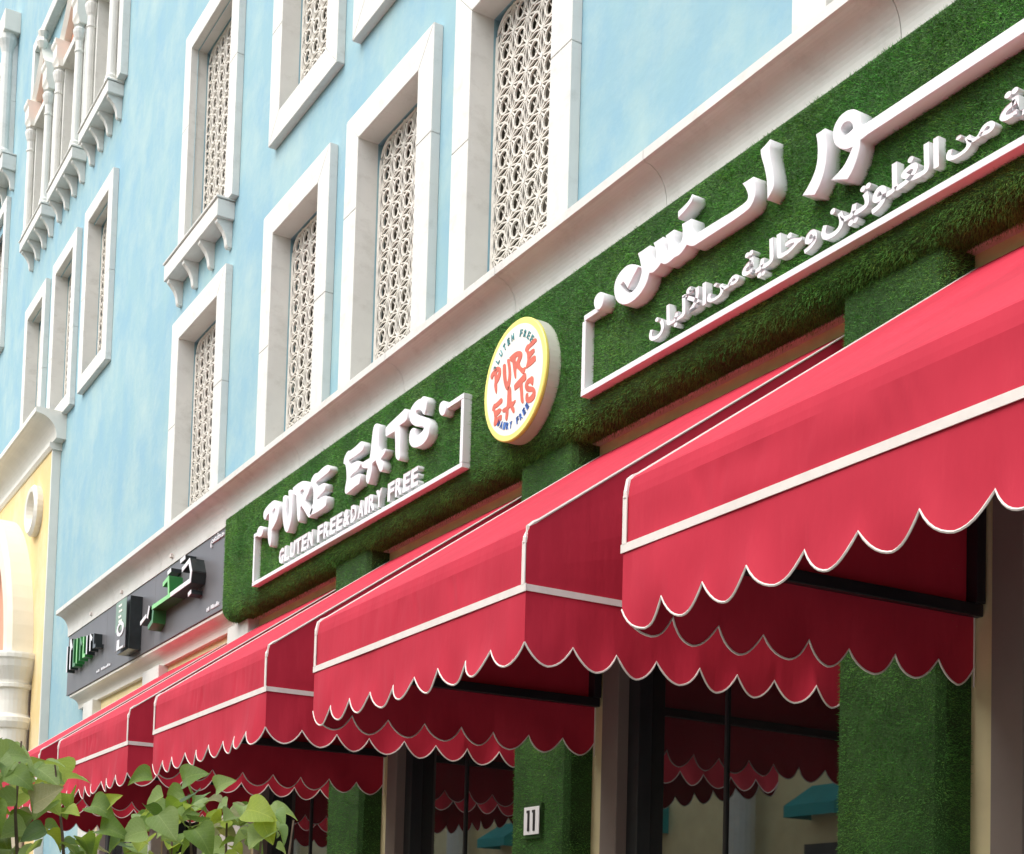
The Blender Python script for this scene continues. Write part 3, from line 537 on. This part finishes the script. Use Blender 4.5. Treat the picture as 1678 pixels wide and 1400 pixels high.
mb = MB(); mb.box(-11.527,-7.853,OB,.31,4.606,4.638); mb.build('outline_bar','letter',eng,bevel=.002)
# GLUTEN FREE & DAIRY FREE: one narrow letter at a time
small = 'GLUTEN FREE&DAIRY FREE'; x = -10.965; step = (10.965-8.475)/len(small)
adv = {' ':.6,'I':.55,'&':1.15}; tot = sum(adv.get(c,1.0) for c in small); u = (10.965-8.475)/tot
for c in small:
    a = adv.get(c,1.0)*u
    if c != ' ':
        link('small_letter', text_mesh(c, x+.004, x+a-.012, 4.668, 4.795, OB, .296, off=.044, res=2), eng, 'letter')
    x += a
ara = empty('arabic_letter_sign',(-4.9,-.3,4.9),'white raised Arabic letter sign with long outline bar, right of the round logo','sign')
for L in (AR_SEEN, AR_MARK, AR_ALEF, AR_REH, AR_WAW): letters(ara, L, o1=.332, it=1)
letters(ara, AR_DOT, o1=.33)
mb = MB(); mb.box(-6.495,-6.31,OB,.309,5.035,5.066); mb.build('outline_bar','letter',ara,bevel=.002)
mb = MB(); mb.box(-6.51,-6.478,OB,.309,4.652,5.034); mb.build('outline_bar','letter',ara,bevel=.002)
mb = MB(); mb.box(-6.51,-1.3,OB,.31,4.618,4.651); mb.build('outline_bar','letter',ara,bevel=.002)
def arabic(s, x0, x1, z0, z1): link('word', text_mesh(s[::-1], x0, x1, z0, z1, OB, .292, off=.025, res=2), ara, 'letter')
WK = '\uFEA7\uFE8E\uFEDF\uFEF4\uFE94'; WM = '\uFEE3\uFEE6'; WG = '\uFE8D\uFEDF\uFED0\uFEE0\uFEEE\uFE97\uFEF4\uFEE6'; WW = '\uFEED'; WA = '\uFE8D\uFEF7\uFEDF\uFE92\uFE8E\uFEE5'
arabic(WA,-5.905,-5.445,4.705,4.872); arabic(WM,-5.435,-5.200,4.728,4.812); arabic(WK,-5.175,-4.765,4.712,4.865); arabic(WW,-4.752,-4.668,4.700,4.79)
arabic(WG,-4.640,-3.972,4.698,4.862); arabic(WM,-3.935,-3.695,4.725,4.812); arabic(WK,-3.672,-3.22,4.712,4.865)
# ================================================================== round logo
logo = empty('round_logo_sign',(-7.16,-.3,4.92),'round yellow rimmed white logo disc with red PURE EATS lettering on the grass fascia','sign')
def disc(r, o0, o1, name, mt, bev=0, cx=-7.165, cz=4.922, k=64):
    mb = MB(); v = [(cx+r*math.cos(2*math.pi*j/k),-o,cz+r*math.sin(2*math.pi*j/k)) for o in (o0,o1) for j in range(k)]
    mb.add(v,[(j,(j+1)%k,k+(j+1)%k,k+j) for j in range(k)]+[tuple(range(k,2*k)),tuple(range(k))[::-1]]); return mb.build(name,mt,logo,bevel=bev)
disc(.352,.245,.3255,'side_band','discside'); disc(.354,.326,.350,'rim','rim',bev=.006); disc(.318,.343,.3505,'face','disc')
def tr(L, dx, dz, cx, cz, sx=1, sz=1, rot=0):
    out = []
    for x,z in L: 
        a,b = (x-cx)*sx,(z-cz)*sz; out.append((dx+a*math.cos(rot)-b*math.sin(rot), dz+a*math.sin(rot)+b*math.cos(rot)))
    return out
rowx = {'P':(-7.345,5.02),'U':(-7.215,4.985),'R':(-7.095,5.03),'E':(-6.965,5.045)}
for nm,L,(px,pz),s in (('P',EN1_P,(-7.375,4.985),.36),('U',EN1_U,(-7.245,4.975),.46),('R',EN1_R,(-7.125,5.0),.42),('E',EN1_E,(-6.975,5.015),.36),('E',EN2_E,(-7.345,4.785),.36),('A',EN2_A,(-7.215,4.80),.40),('T',EN2_T,(-7.085,4.83),.42),('S',EN2_S,(-6.975,4.80),.38)):
    xs = [p[0] for p in L[0]]; zs = [p[1] for p in L[0]]; cx,cz = (min(xs)+max(xs))/2,(min(zs)+max(zs))/2
    link('print_letter', poly_mesh([smooth_loop(tr(l,px,pz,cx,cz,s*.97,s*1.22,.10),1) for l in L], .345,.3535,.0008), logo, 'orange')
def arc_text(s, r, a0, a1, mt, up=True, h=.042):
    n = len(s)
    for i,ch in enumerate(s):
        if ch == ' ': continue
        a = R_(a0+(a1-a0)*i/(n-1)); me = text_mesh(ch,-.013,.013,-h/2,h/2,.345,.3532,off=.02,res=2)
        rot = a-math.pi/2 if up else a+math.pi/2
        me.transform(Matrix.Translation((-7.165+r*math.cos(a),0,4.922+r*math.sin(a))) @ Matrix.Rotation(-rot,4,'Y')); link('print_letter', me, logo, mt)
arc_text('GLUTEN FREE', .262, 148, 42, 'tealprint'); arc_text('DAIRY FREE', .262, 232, 308, 'blueprint', False)
# ================================================================== grey shop sign
gs = empty('grey_shop_sign',(-15.5,-.1,5),'dark grey sign panel with raised green and white letters, left of the grass fascia','sign')
GO = .18
for a,b in ((-18.40,-16.60),(-16.596,-14.75),(-14.746,-12.40)):
    mb = MB(); mb.box(a,b,.02,GO,4.65,5.478); mb.build('panel','grey',gs,bevel=.002)
mb = MB(); mb.box(-15.64,-15.20,GO,.31,4.70,5.27); mb.build('lightbox','char',gs,bevel=.003)
mb = MB(); mb.box(-15.62,-15.22,.341,.346,4.93,5.255); mb.build('lightbox_print','sage',gs); mb = MB(); mb.box(-15.62,-15.22,.341,.346,4.715,4.928); mb.build('lightbox_print','grey',gs)
link('print_letter', text_mesh('O',-15.55,-15.27,4.86,5.02,.347,.351,off=.04), gs,'letter'); link('print_letter', text_mesh('L',-15.52,-15.27,4.72,4.83,.347,.351,off=.04), gs,'letter')
for i,(z,w_) in enumerate(((5.20,.12),(5.14,.16),(5.08,.1),(5.03,.16))): mb = MB(); mb.box(-15.45-w_/2+.04*(i%2),-15.45+w_/2,.347,.350,z-.012,z+.012); mb.build('print_mark','disc',gs)
def strokes(segs, w, o0, o1, mt, side='char'):
    for pts in segs:
        for i in range(len(pts)-1):
            (ax,az),(bx,bz) = pts[i],pts[i+1]; d = Vector((bx-ax,bz-az)); 
            if d.length < 1e-4: continue
            d.normalize(); nx,nz = -d.y*w/2, d.x*w/2; ex,ez = d.x*w*.35,d.y*w*.35
            q = [(ax-ex+nx,az-ez+nz),(ax-ex-nx,az-ez-nz),(bx+ex-nx,bz+ez-nz),(bx+ex+nx,bz+ez+nz)]
            mb = MB(); mb.add([(x,-o0,z) for x,z in q]+[(x,-(o1-.004),z) for x,z in q],[(0,1,5,4),(1,2,6,5),(2,3,7,6),(3,0,4,7)]); 
            oo = o1+.0007*i
            mb.add([(x,-(o1-.004),z) for x,z in q]+[(x,-oo,z) for x,z in q],[(4,5,6,7),(0,1,5,4),(1,2,6,5),(2,3,7,6),(3,0,4,7)],1); mb.build('letter',[side,mt],gs)
strokes([[(-13.42,5.16),(-13.22,5.20),(-13.15,5.08),(-13.17,5.00),(-13.75,4.985)]],.044,GO,.32,'letter')
strokes([[(-13.75,4.985),(-14.36,4.975)],[(-14.02,5.14),(-13.86,5.17),(-13.83,5.0)]],.042,GO,.32,'lightgreen','green')
strokes([[(-14.36,5.0),(-14.38,4.84),(-14.5,4.80)]],.05,GO,.31,'green','green')
strokes([[(-14.62,4.93),(-14.58,5.02)],[(-14.86,4.91),(-14.68,4.95)],[(-13.58,5.28),(-13.46,5.29)],[(-13.98,5.25),(-13.90,5.26)],[(-13.30,4.90),(-13.24,4.91)]],.04,GO,.29,'letter')
# illegible row of narrow upright letters, white and green
for i in range(9):
    x = -18.05+.155*i; h = .36-.028*i if i > 1 else .34-.05*(1-i); z0 = 4.90+.012*i; mt = ('letter','letter','green','lightgreen','green','lightgreen','letter','letter','char')[i]
    pts = {0:[(x,z0),(x,z0+h)],1:[(x,z0),(x,z0+h),(x+.07,z0+h*.7)],2:[(x,z0+h),(x,z0),(x+.08,z0)]}[i%3]; strokes([pts],.042,GO,.275,mt,'green' if 2<=i<=5 else 'char')
link('small_lettering', text_mesh('\uFEE2\uFECC\uFEC4\uFEE3',-13.0,-12.64,5.29,5.39,GO,GO+.012,off=.02,res=2), gs, 'letter')
for (x0,x1,z0,z1) in ((-13.05,-12.7,4.70,4.745),(-16.95,-16.35,4.72,4.755)):     # two lines too small to read
    mb = MB(); n = 9; r_ = random.Random(3)
    for q in range(n):
        xa = x0+(x1-x0)*q/n; hh = (z1-z0)*r_.uniform(.55,1)
        if q != 2: mb.box(xa,xa+(x1-x0)/n*.62,GO,GO+.01,z0,z0+hh)
    o = mb.build('small_lettering','letter',gs); o['kind'] = 'stuff'
for x in (-17.3,-16.0,-14.2): mb = MB(); mb.box(x,x+.05,GO,.215,5.46,5.50); mb.build('bracket','piping',gs,bevel=.003)
# ================================================================== awnings
AO, AT, AN, AP, AB = 1.68, 4.42, 3.235, 3.0, 2.704
AW = 2.065
def drape(n_, seed):
    r_ = random.Random(seed); k = [(r_.uniform(1.2,2.6),r_.uniform(0,6.28),r_.uniform(.3,1)) for _ in range(4)]
    return lambda s: sum(a*math.sin(f*s*2.2+p) for f,p,a in k)/4
def valance(parent, pa, pb, nrm, per, seed, name='valance', shift=0.0):
    """hanging scalloped cloth from pa to pb (x, out), nrm = outward (x, out)"""
    L = math.hypot(pb[0]-pa[0],pb[1]-pa[1]); n = round(L/per); cols = n*12; rows = 6; fn = drape(0,seed); V = []; F = []
    r_ = random.Random(seed+5); amp = [r_.uniform(.8,1.2) for _ in range(n+1)]; curl = [r_.uniform(-.006,.026) for _ in range(n+1)]
    edge = []
    for i in range(cols+1):
        s = i/cols*L; u = s/per_(L,n); ph = u-math.floor(u) if i < cols else 1.0; sc = min(int(u),n-1)
        cut = abs(2*ph-1)                                    # 1 at the cusps, 0 at the tongue's middle
        z_low = AB + .084*(.86*cut**2.3+.14*cut)*amp[sc]**.0 + .007*fn(s*3) - .006*(amp[sc]-1)
        x0 = pa[0]+(pb[0]-pa[0])*i/cols; o0 = pa[1]+(pb[1]-pa[1])*i/cols
        for j in range(rows+1):
            t = j/rows; z = AP-(AP-z_low)*t
            ev = min(1,s/.12,(L-s)/.12); ev = max(ev,0)
            w = ev*(.026*fn(s)*t + (.010*math.sin(s*9.5+2.6*t+seed)+.006*math.sin(s*17.3-3.1*t+2*seed))*(.25+t*.75)*t + .010*math.sin(s*7+seed)*t*(1-t)*2 + (curl[sc]*(1-cut**2)+.006*math.cos(2*math.pi*u))*t**3)
            V.append((x0+nrm[0]*w, -(o0+nrm[1]*w), z))
        edge.append(V[-1])
    for i in range(cols):
        for j in range(rows): a = i*(rows+1)+j; F.append((a,a+1,a+rows+2,a+rows+1))
    mb = MB(); mb.add(V,F); mb.build(name,'red',parent,smooth=True)
    mb = MB(); mb.tube([Vector(e) for e in edge],.0042,5); mb.build('edge_binding','piping',parent)
def per_(L,n): return L/n
def sheet(parent, name, A, B, Cc, D, nu, nv, amp, seed, nrm):
    """cloth panel A-B top edge, D-C bottom edge with soft waves"""
    rr = random.Random(seed+77); folds = [(rr.uniform(0,2.06),rr.uniform(.012,.035),rr.uniform(.002,.007)*(amp/.012),rr.uniform(-.08,.08)) for _ in range(11)]
    fn = drape(0,seed); f2 = drape(0,seed+9); V = []; F = []; A,B,Cc,D = map(Vector,(A,B,Cc,D)); nrm = Vector(nrm)
    for i in range(nu+1):
        for j in range(nv+1):
            u, v = i/nu, j/nv; p = (A*(1-u)+B*u)*(1-v)+(D*(1-u)+Cc*u)*v; s = u*(B-A).length
            e = math.sin(math.pi*u)**.4 if 0<u<1 else 0; e *= math.sin(math.pi*v)**.6 if 0<v<1 else 0
            w = amp*e*(fn(s+.5*v)+.5*f2(s*2.3-.8*v)); w += sum(-q[2]*math.exp(-((s-q[0]-q[3]*v)/q[1])**2)*e*(.35+.65*(1-v)) for q in folds)
            V.append(p+nrm*w)
    for i in range(nu):
        for j in range(nv): a = i*(nv+1)+j; F.append((a,a+nv+1,a+nv+2,a+1))
    mb = MB(); mb.add(V,F); return mb.build(name,'red',parent,smooth=True)
def band(parent, pts, w, nrm, name='piping'):
    """flat ribbon of width w along pts, 3 mm proud"""
    mb = MB(); nrm = Vector(nrm)
    for a,b in zip(pts[:-1],pts[1:]):
        a,b = Vector(a),Vector(b); d = (b-a).normalized(); s = d.cross(nrm).normalized()*w/2
        q = [a-s,b-s,b+s,a+s]; v = [p+nrm*.002 for p in q]+[p+nrm*.006 for p in q]
        mb.add(v,[(4,5,6,7),(0,1,5,4),(1,2,6,5),(2,3,7,6),(3,0,4,7),(0,3,2,1)])
    mb.build(name,'piping',parent)
def awning(x0, seed, label):
    x1 = x0+AW; a = empty('scalloped_awning',((x0+x1)/2,0,AT),label,'awning','red scalloped awnings along the shop front')
    R0 = .055
    sheet(a,'top_panel',(x0,-.012,AT),(x1,-.012,AT),(x1,-(AO-R0),AN+R0*.72),(x0,-(AO-R0),AN+R0*.72),100,14,.012,seed,(0,-.57,.82))
    V = []; F = []; nu = 8                                    # rounded nose joining top and front
    mb = MB(); arc = [(AO-R0,AN+R0*.72),(AO-R0*.55,AN+R0*.42),(AO-R0*.2,AN+R0*.1),(AO-.004,AN-.03),(AO,AN-.06)]
    for p,q in zip(arc[:-1],arc[1:]): mb.quad((x0,-p[0],p[1]),(x1,-p[0],p[1]),(x1,-q[0],q[1]),(x0,-q[0],q[1]))
    mb.build('nose_panel','red',a,smooth=False)
    sheet(a,'front_panel',(x0,-AO,AN-.06),(x1,-AO,AN-.06),(x1,-AO,AP),(x0,-AO,AP),150,6,.013,seed+3,(0,-1,0))
    for x,s in ((x0,-1),(x1,1)):
        mb = MB(); pr = [(x,0-.012,AP),(x,-AO,AP),(x,-AO,AN-.06),(x,-(AO-R0*.2),AN+R0*.1),(x,-(AO-R0),AN+R0*.72)]
        n = 14; V = []
        for i in range(n+1):
            t = i/n; o = .012+(AO-R0-.012)*t; zt = AT+(AN+R0*.72-AT)*t
            for j in range(7): u = j/6; V.append((x+s*.010*math.sin(math.pi*t)*math.sin(math.pi*u)*(1.6*math.sin(3*t+seed)+.8*math.sin(9*t+4*u+seed)),-o,AP+(zt-AP)*u))
        F = [(i*7+j,i*7+j+1,(i+1)*7+j+1,(i+1)*7+j) for i in range(n) for j in range(6)]; mb.add(V,F)
        b0 = [(x,-(AO-R0),AP),(x,-AO,AP),(x,-AO,AN-.06),(x,-(AO-R0*.2),AN+R0*.1),(x,-(AO-R0),AN+R0*.72)]; mb.add(b0,[tuple(range(5))])
        mb.build('side_panel','red',a)
        band(a,[(x,-.01,AP),(x,-AO-.004,AP)],.026,(s,0,0)); band(a,[(x-s*.013,-AO-.001,AP+.014),(x-s*.013,-AO-.001,AN-.05)],.024,(0,-1,0))
        mb = MB(); mb.tube([(x,-.01,AT),(x,-(AO-R0),AN+R0*.72),(x-s*.006,-(AO-R0*.55),AN+R0*.42),(x-s*.010,-(AO-R0*.2),AN+R0*.1),(x-s*.012,-AO,AN-.04),(x-s*.012,-AO,AN-.06)],[.005,.006,.009,.011,.012,.012],6); mb.build('piping','piping',a)
        valance(a,(x,.01),(x,AO),(s,0),.21,seed+(7 if s<0 else 11))
        mb = MB(); mb.tube([(x,-.012,AP),(x,-.012,AB)],.004,5); mb.build('edge_binding','piping',a)
        # frame seen from below
        i = x-s*.03; fr = MB(); fr.box(i-.018,i+.018,.01,AO-.03,AP-.02,AP+.03); fr.build('frame_bar','black',a,bevel=.003)
        fr = MB(); fr.box(i-.03,i+.03,.01,.06,AP+.03,AT-.06); fr.build('frame_bar','black',a,bevel=.003)
        fr = MB(); fr.box(i-.014,i+.014,.06,AO-.3,3.40,3.43); fr.build('frame_bar','black',a,bevel=.003)
    band(a,[(x0-.008,-AO,AP),(x1+.008,-AO,AP)],.030,(0,-1,0))
    valance(a,(x0,AO),(x1,AO),(0,1),.2295,seed+1)
    for o,z in ((AO-.05,AP-.005),):
        fr = MB(); fr.box(x0+.05,x1-.05,o-.02,o+.02,z-.02,z+.02); fr.build('frame_bar','black',a,bevel=.003)
    fr = MB(); fr.box(x0+.05,x1-.05,.02,.06,AT-.10,AT-.06); fr.build('frame_bar','black',a,bevel=.003)
    for ch in a.children:                                     # the left side closes in towards the wall, clear of the pier
        me = ch.data; co_ = np.empty(len(me.vertices)*3); me.vertices.foreach_get('co',co_); co_ = co_.reshape(-1,3)
        X = co_[:,0]+a.location.x; o = -co_[:,1]
        co_[:,0] += .058*np.clip(1-o/AO,0,1)*np.clip((x1-X)/AW,0,1); me.vertices.foreach_set('co',co_.ravel()); me.update()
    return a
LB = ['first red scalloped awning at the right edge, nearest and largest, under the Arabic sign','second red scalloped awning from the right, below the round logo','third red scalloped awning from the right, below the PURE EATS sign','fourth red scalloped awning from the right, below the grey sign, above the leaves','fifth red scalloped awning from the right, small behind the leafy shrub']
for k,lb in enumerate(LB):
    x0 = [-4.085,-6.80,-9.53,-12.20,-14.93,-17.62][k]; awning(x0, 13*k+5, lb)
# ================================================================== leafy shrub near the camera
shrub = empty('leafy_shrub',(-2.27,-3.83,0),'leafy green shrub with broad heart shaped leaves at the lower left, close to the camera','shrub')
Rv = Vector((rt.x,rt.y,0)).normalized(); Fv = Vector((fw.x,fw.y,0)).normalized(); Zv = Vector((0,0,1)); B0 = Vector((-2.262,-3.83,0))
def leaf_mesh(seed):
    r_ = random.Random(seed); rows = []; n = 11; fold = r_.uniform(.2,.7); bend = r_.uniform(-.25,.7); ws = r_.uniform(.9,1.12)
    for i in range(n+1):
        t = i/n; w = ws*.5*math.sin(math.pi*min(1,t**.62))**.75*(1-.30*t) if 0<t<1 else 0
        x = t-.05*math.sin(math.pi*t); z = bend*(t-t*t)*1.2-.35*bend*t*t
        back = .10*(1-t)**3 if 0 < t < .4 else 0
        wav = .018*r_.uniform(-1,1)
        rows.append([(x-back*1.0,-w,z+fold*w+wav),(x-back*.3,-w*.5,z+fold*w*.35+wav*.5),(x,0,z),(x-back*.3,w*.5,z+fold*w*.35-wav*.5),(x-back*1.0,w,z+fold*w-wav)])
    V = [p for r in rows for p in r]; F = [(i*5+j,i*5+j+1,(i+1)*5+j+1,(i+1)*5+j) for i in range(n) for j in range(4)]
    me = bpy.data.meshes.new('leaf'); me.from_pydata(V,[],F); me.polygons.foreach_set('use_smooth',[True]*len(F)); return me
lm = []
for mi, mt in enumerate(M['leaf']):
    for s in range(3): me = leaf_mesh(mi*10+s); me.materials.append(mt); lm.append(me)
base = Vector(shrub.location)
def add_leaf(p, d, size, kind, nup):
    o = bpy.data.objects.new('leaf', lm[kind*3+random.randrange(3)]); C.objects.link(o); o.parent = shrub
    x = d.normalized(); z = nup-x*nup.dot(x); z.normalize(); y = z.cross(x); mm = Matrix((x,y,z)).transposed()
    o.location = p-base; o.rotation_euler = mm.to_euler(); o.scale = (size,size*random.uniform(.9,1.15),size)
def stem(pts, r0, r1):
    mb = MB(); n = len(pts); mb.tube(pts,[r0+(r1-r0)*i/(n-1) for i in range(n)],5); mb.build('stem','bark',shrub)
def pt(a, b, c): return B0+Rv*a+Fv*b+Zv*c
def top_h(a):                                            # height of the shrub's outline across its width
    pts_ = [(-.60,1.86),(-.26,1.92),(-.215,1.925),(-.18,1.925),(-.165,1.88),(-.15,1.85),(-.115,1.795),(-.08,1.785),(-.02,1.785),(.0,1.80),(.04,1.845),(.08,1.848),(.13,1.835),(.19,1.835),(.215,1.81),(.24,1.775),(.30,1.70)]
    for (x0,z0),(x1,z1) in zip(pts_[:-1],pts_[1:]):
        if x0 <= a <= x1: return z0+(z1-z0)*(a-x0)/(x1-x0)
    return 1.7
tips = [(-.42,.1),(-.28,.0),(-.215,-.02),(-.17,.05),(-.10,.02),(-.05,-.04),(.02,.05),(.07,0),(.12,.06),(.18,-.02),(.21,.04),(-.34,-.1),(-.5,.1)]
for i,(a,b) in enumerate(tips):
    h = top_h(a)-.012; r_ = random.Random(i); a0 = a*.35
    P_ = [pt(a0+(a-a0)*(t**1.3)+.012*r_.uniform(-1,1), b+.02*r_.uniform(-1,1), h*t) for t in [0,.3,.55,.7,.8,.88,.94,1.0]]; stem(P_,.009,.0014)
random.seed(21)
cnt = 0
while cnt < 420:
    a = random.uniform(-.58,.215); b = random.uniform(-.13,.16); th = top_h(a); depth_ = random.random()**1.5*.24; c = th-.018-depth_
    if -.14 < a < -.01 and random.random() < .5 and depth_ < .12: continue
    ang = random.uniform(0,2*math.pi); d = Rv*math.cos(ang)+Fv*math.sin(ang)*.8+Zv*random.uniform(-.75,.15)
    nup = Zv*random.uniform(.5,1)+Rv*random.uniform(-.5,.5)-Fv*random.uniform(-.1,1.0)
    kind = random.choices([0,1,2,3,4],[.28,.42,.18,.04,.08])[0]
    size = random.uniform(.026,.052) if a > -.2 else random.uniform(.036,.072)
    add_leaf(pt(a,b,c), d, size, kind, nup); cnt += 1
# hand-placed showy leaves on the outline
for a,c,s,kind,dx,dz in [(-.235,1.815,.10,0,.35,-.9),(-.205,1.80,.085,0,.2,-1),(-.27,1.80,.09,3,-.3,-1),(-.14,1.80,.065,4,.9,.5),(-.19,1.868,.05,1,-.6,.4),(-.175,1.845,.05,0,.7,-.4),(-.055,1.80,.052,0,.7,-.3),(-.03,1.80,.034,2,.6,.5),(.175,1.80,.06,2,.8,-.2),(.045,1.79,.06,1,.5,-.6),(.08,1.84,.05,0,.5,.2),(.035,1.845,.045,0,-.8,-.2),(.13,1.83,.04,1,.6,.3),(-.04,1.765,.06,0,.9,-.2),(.03,1.765,.05,1,-.8,-.3),(.10,1.77,.06,0,.6,-.8),(.20,1.785,.05,2,.4,-.8),(-.12,1.765,.05,3,-.8,-.5)]:
    add_leaf(pt(a,-.14,c), Rv*dx+Zv*dz-Fv*.15, s*.84, kind, (-Fv+Zv*.55+Rv*.1))
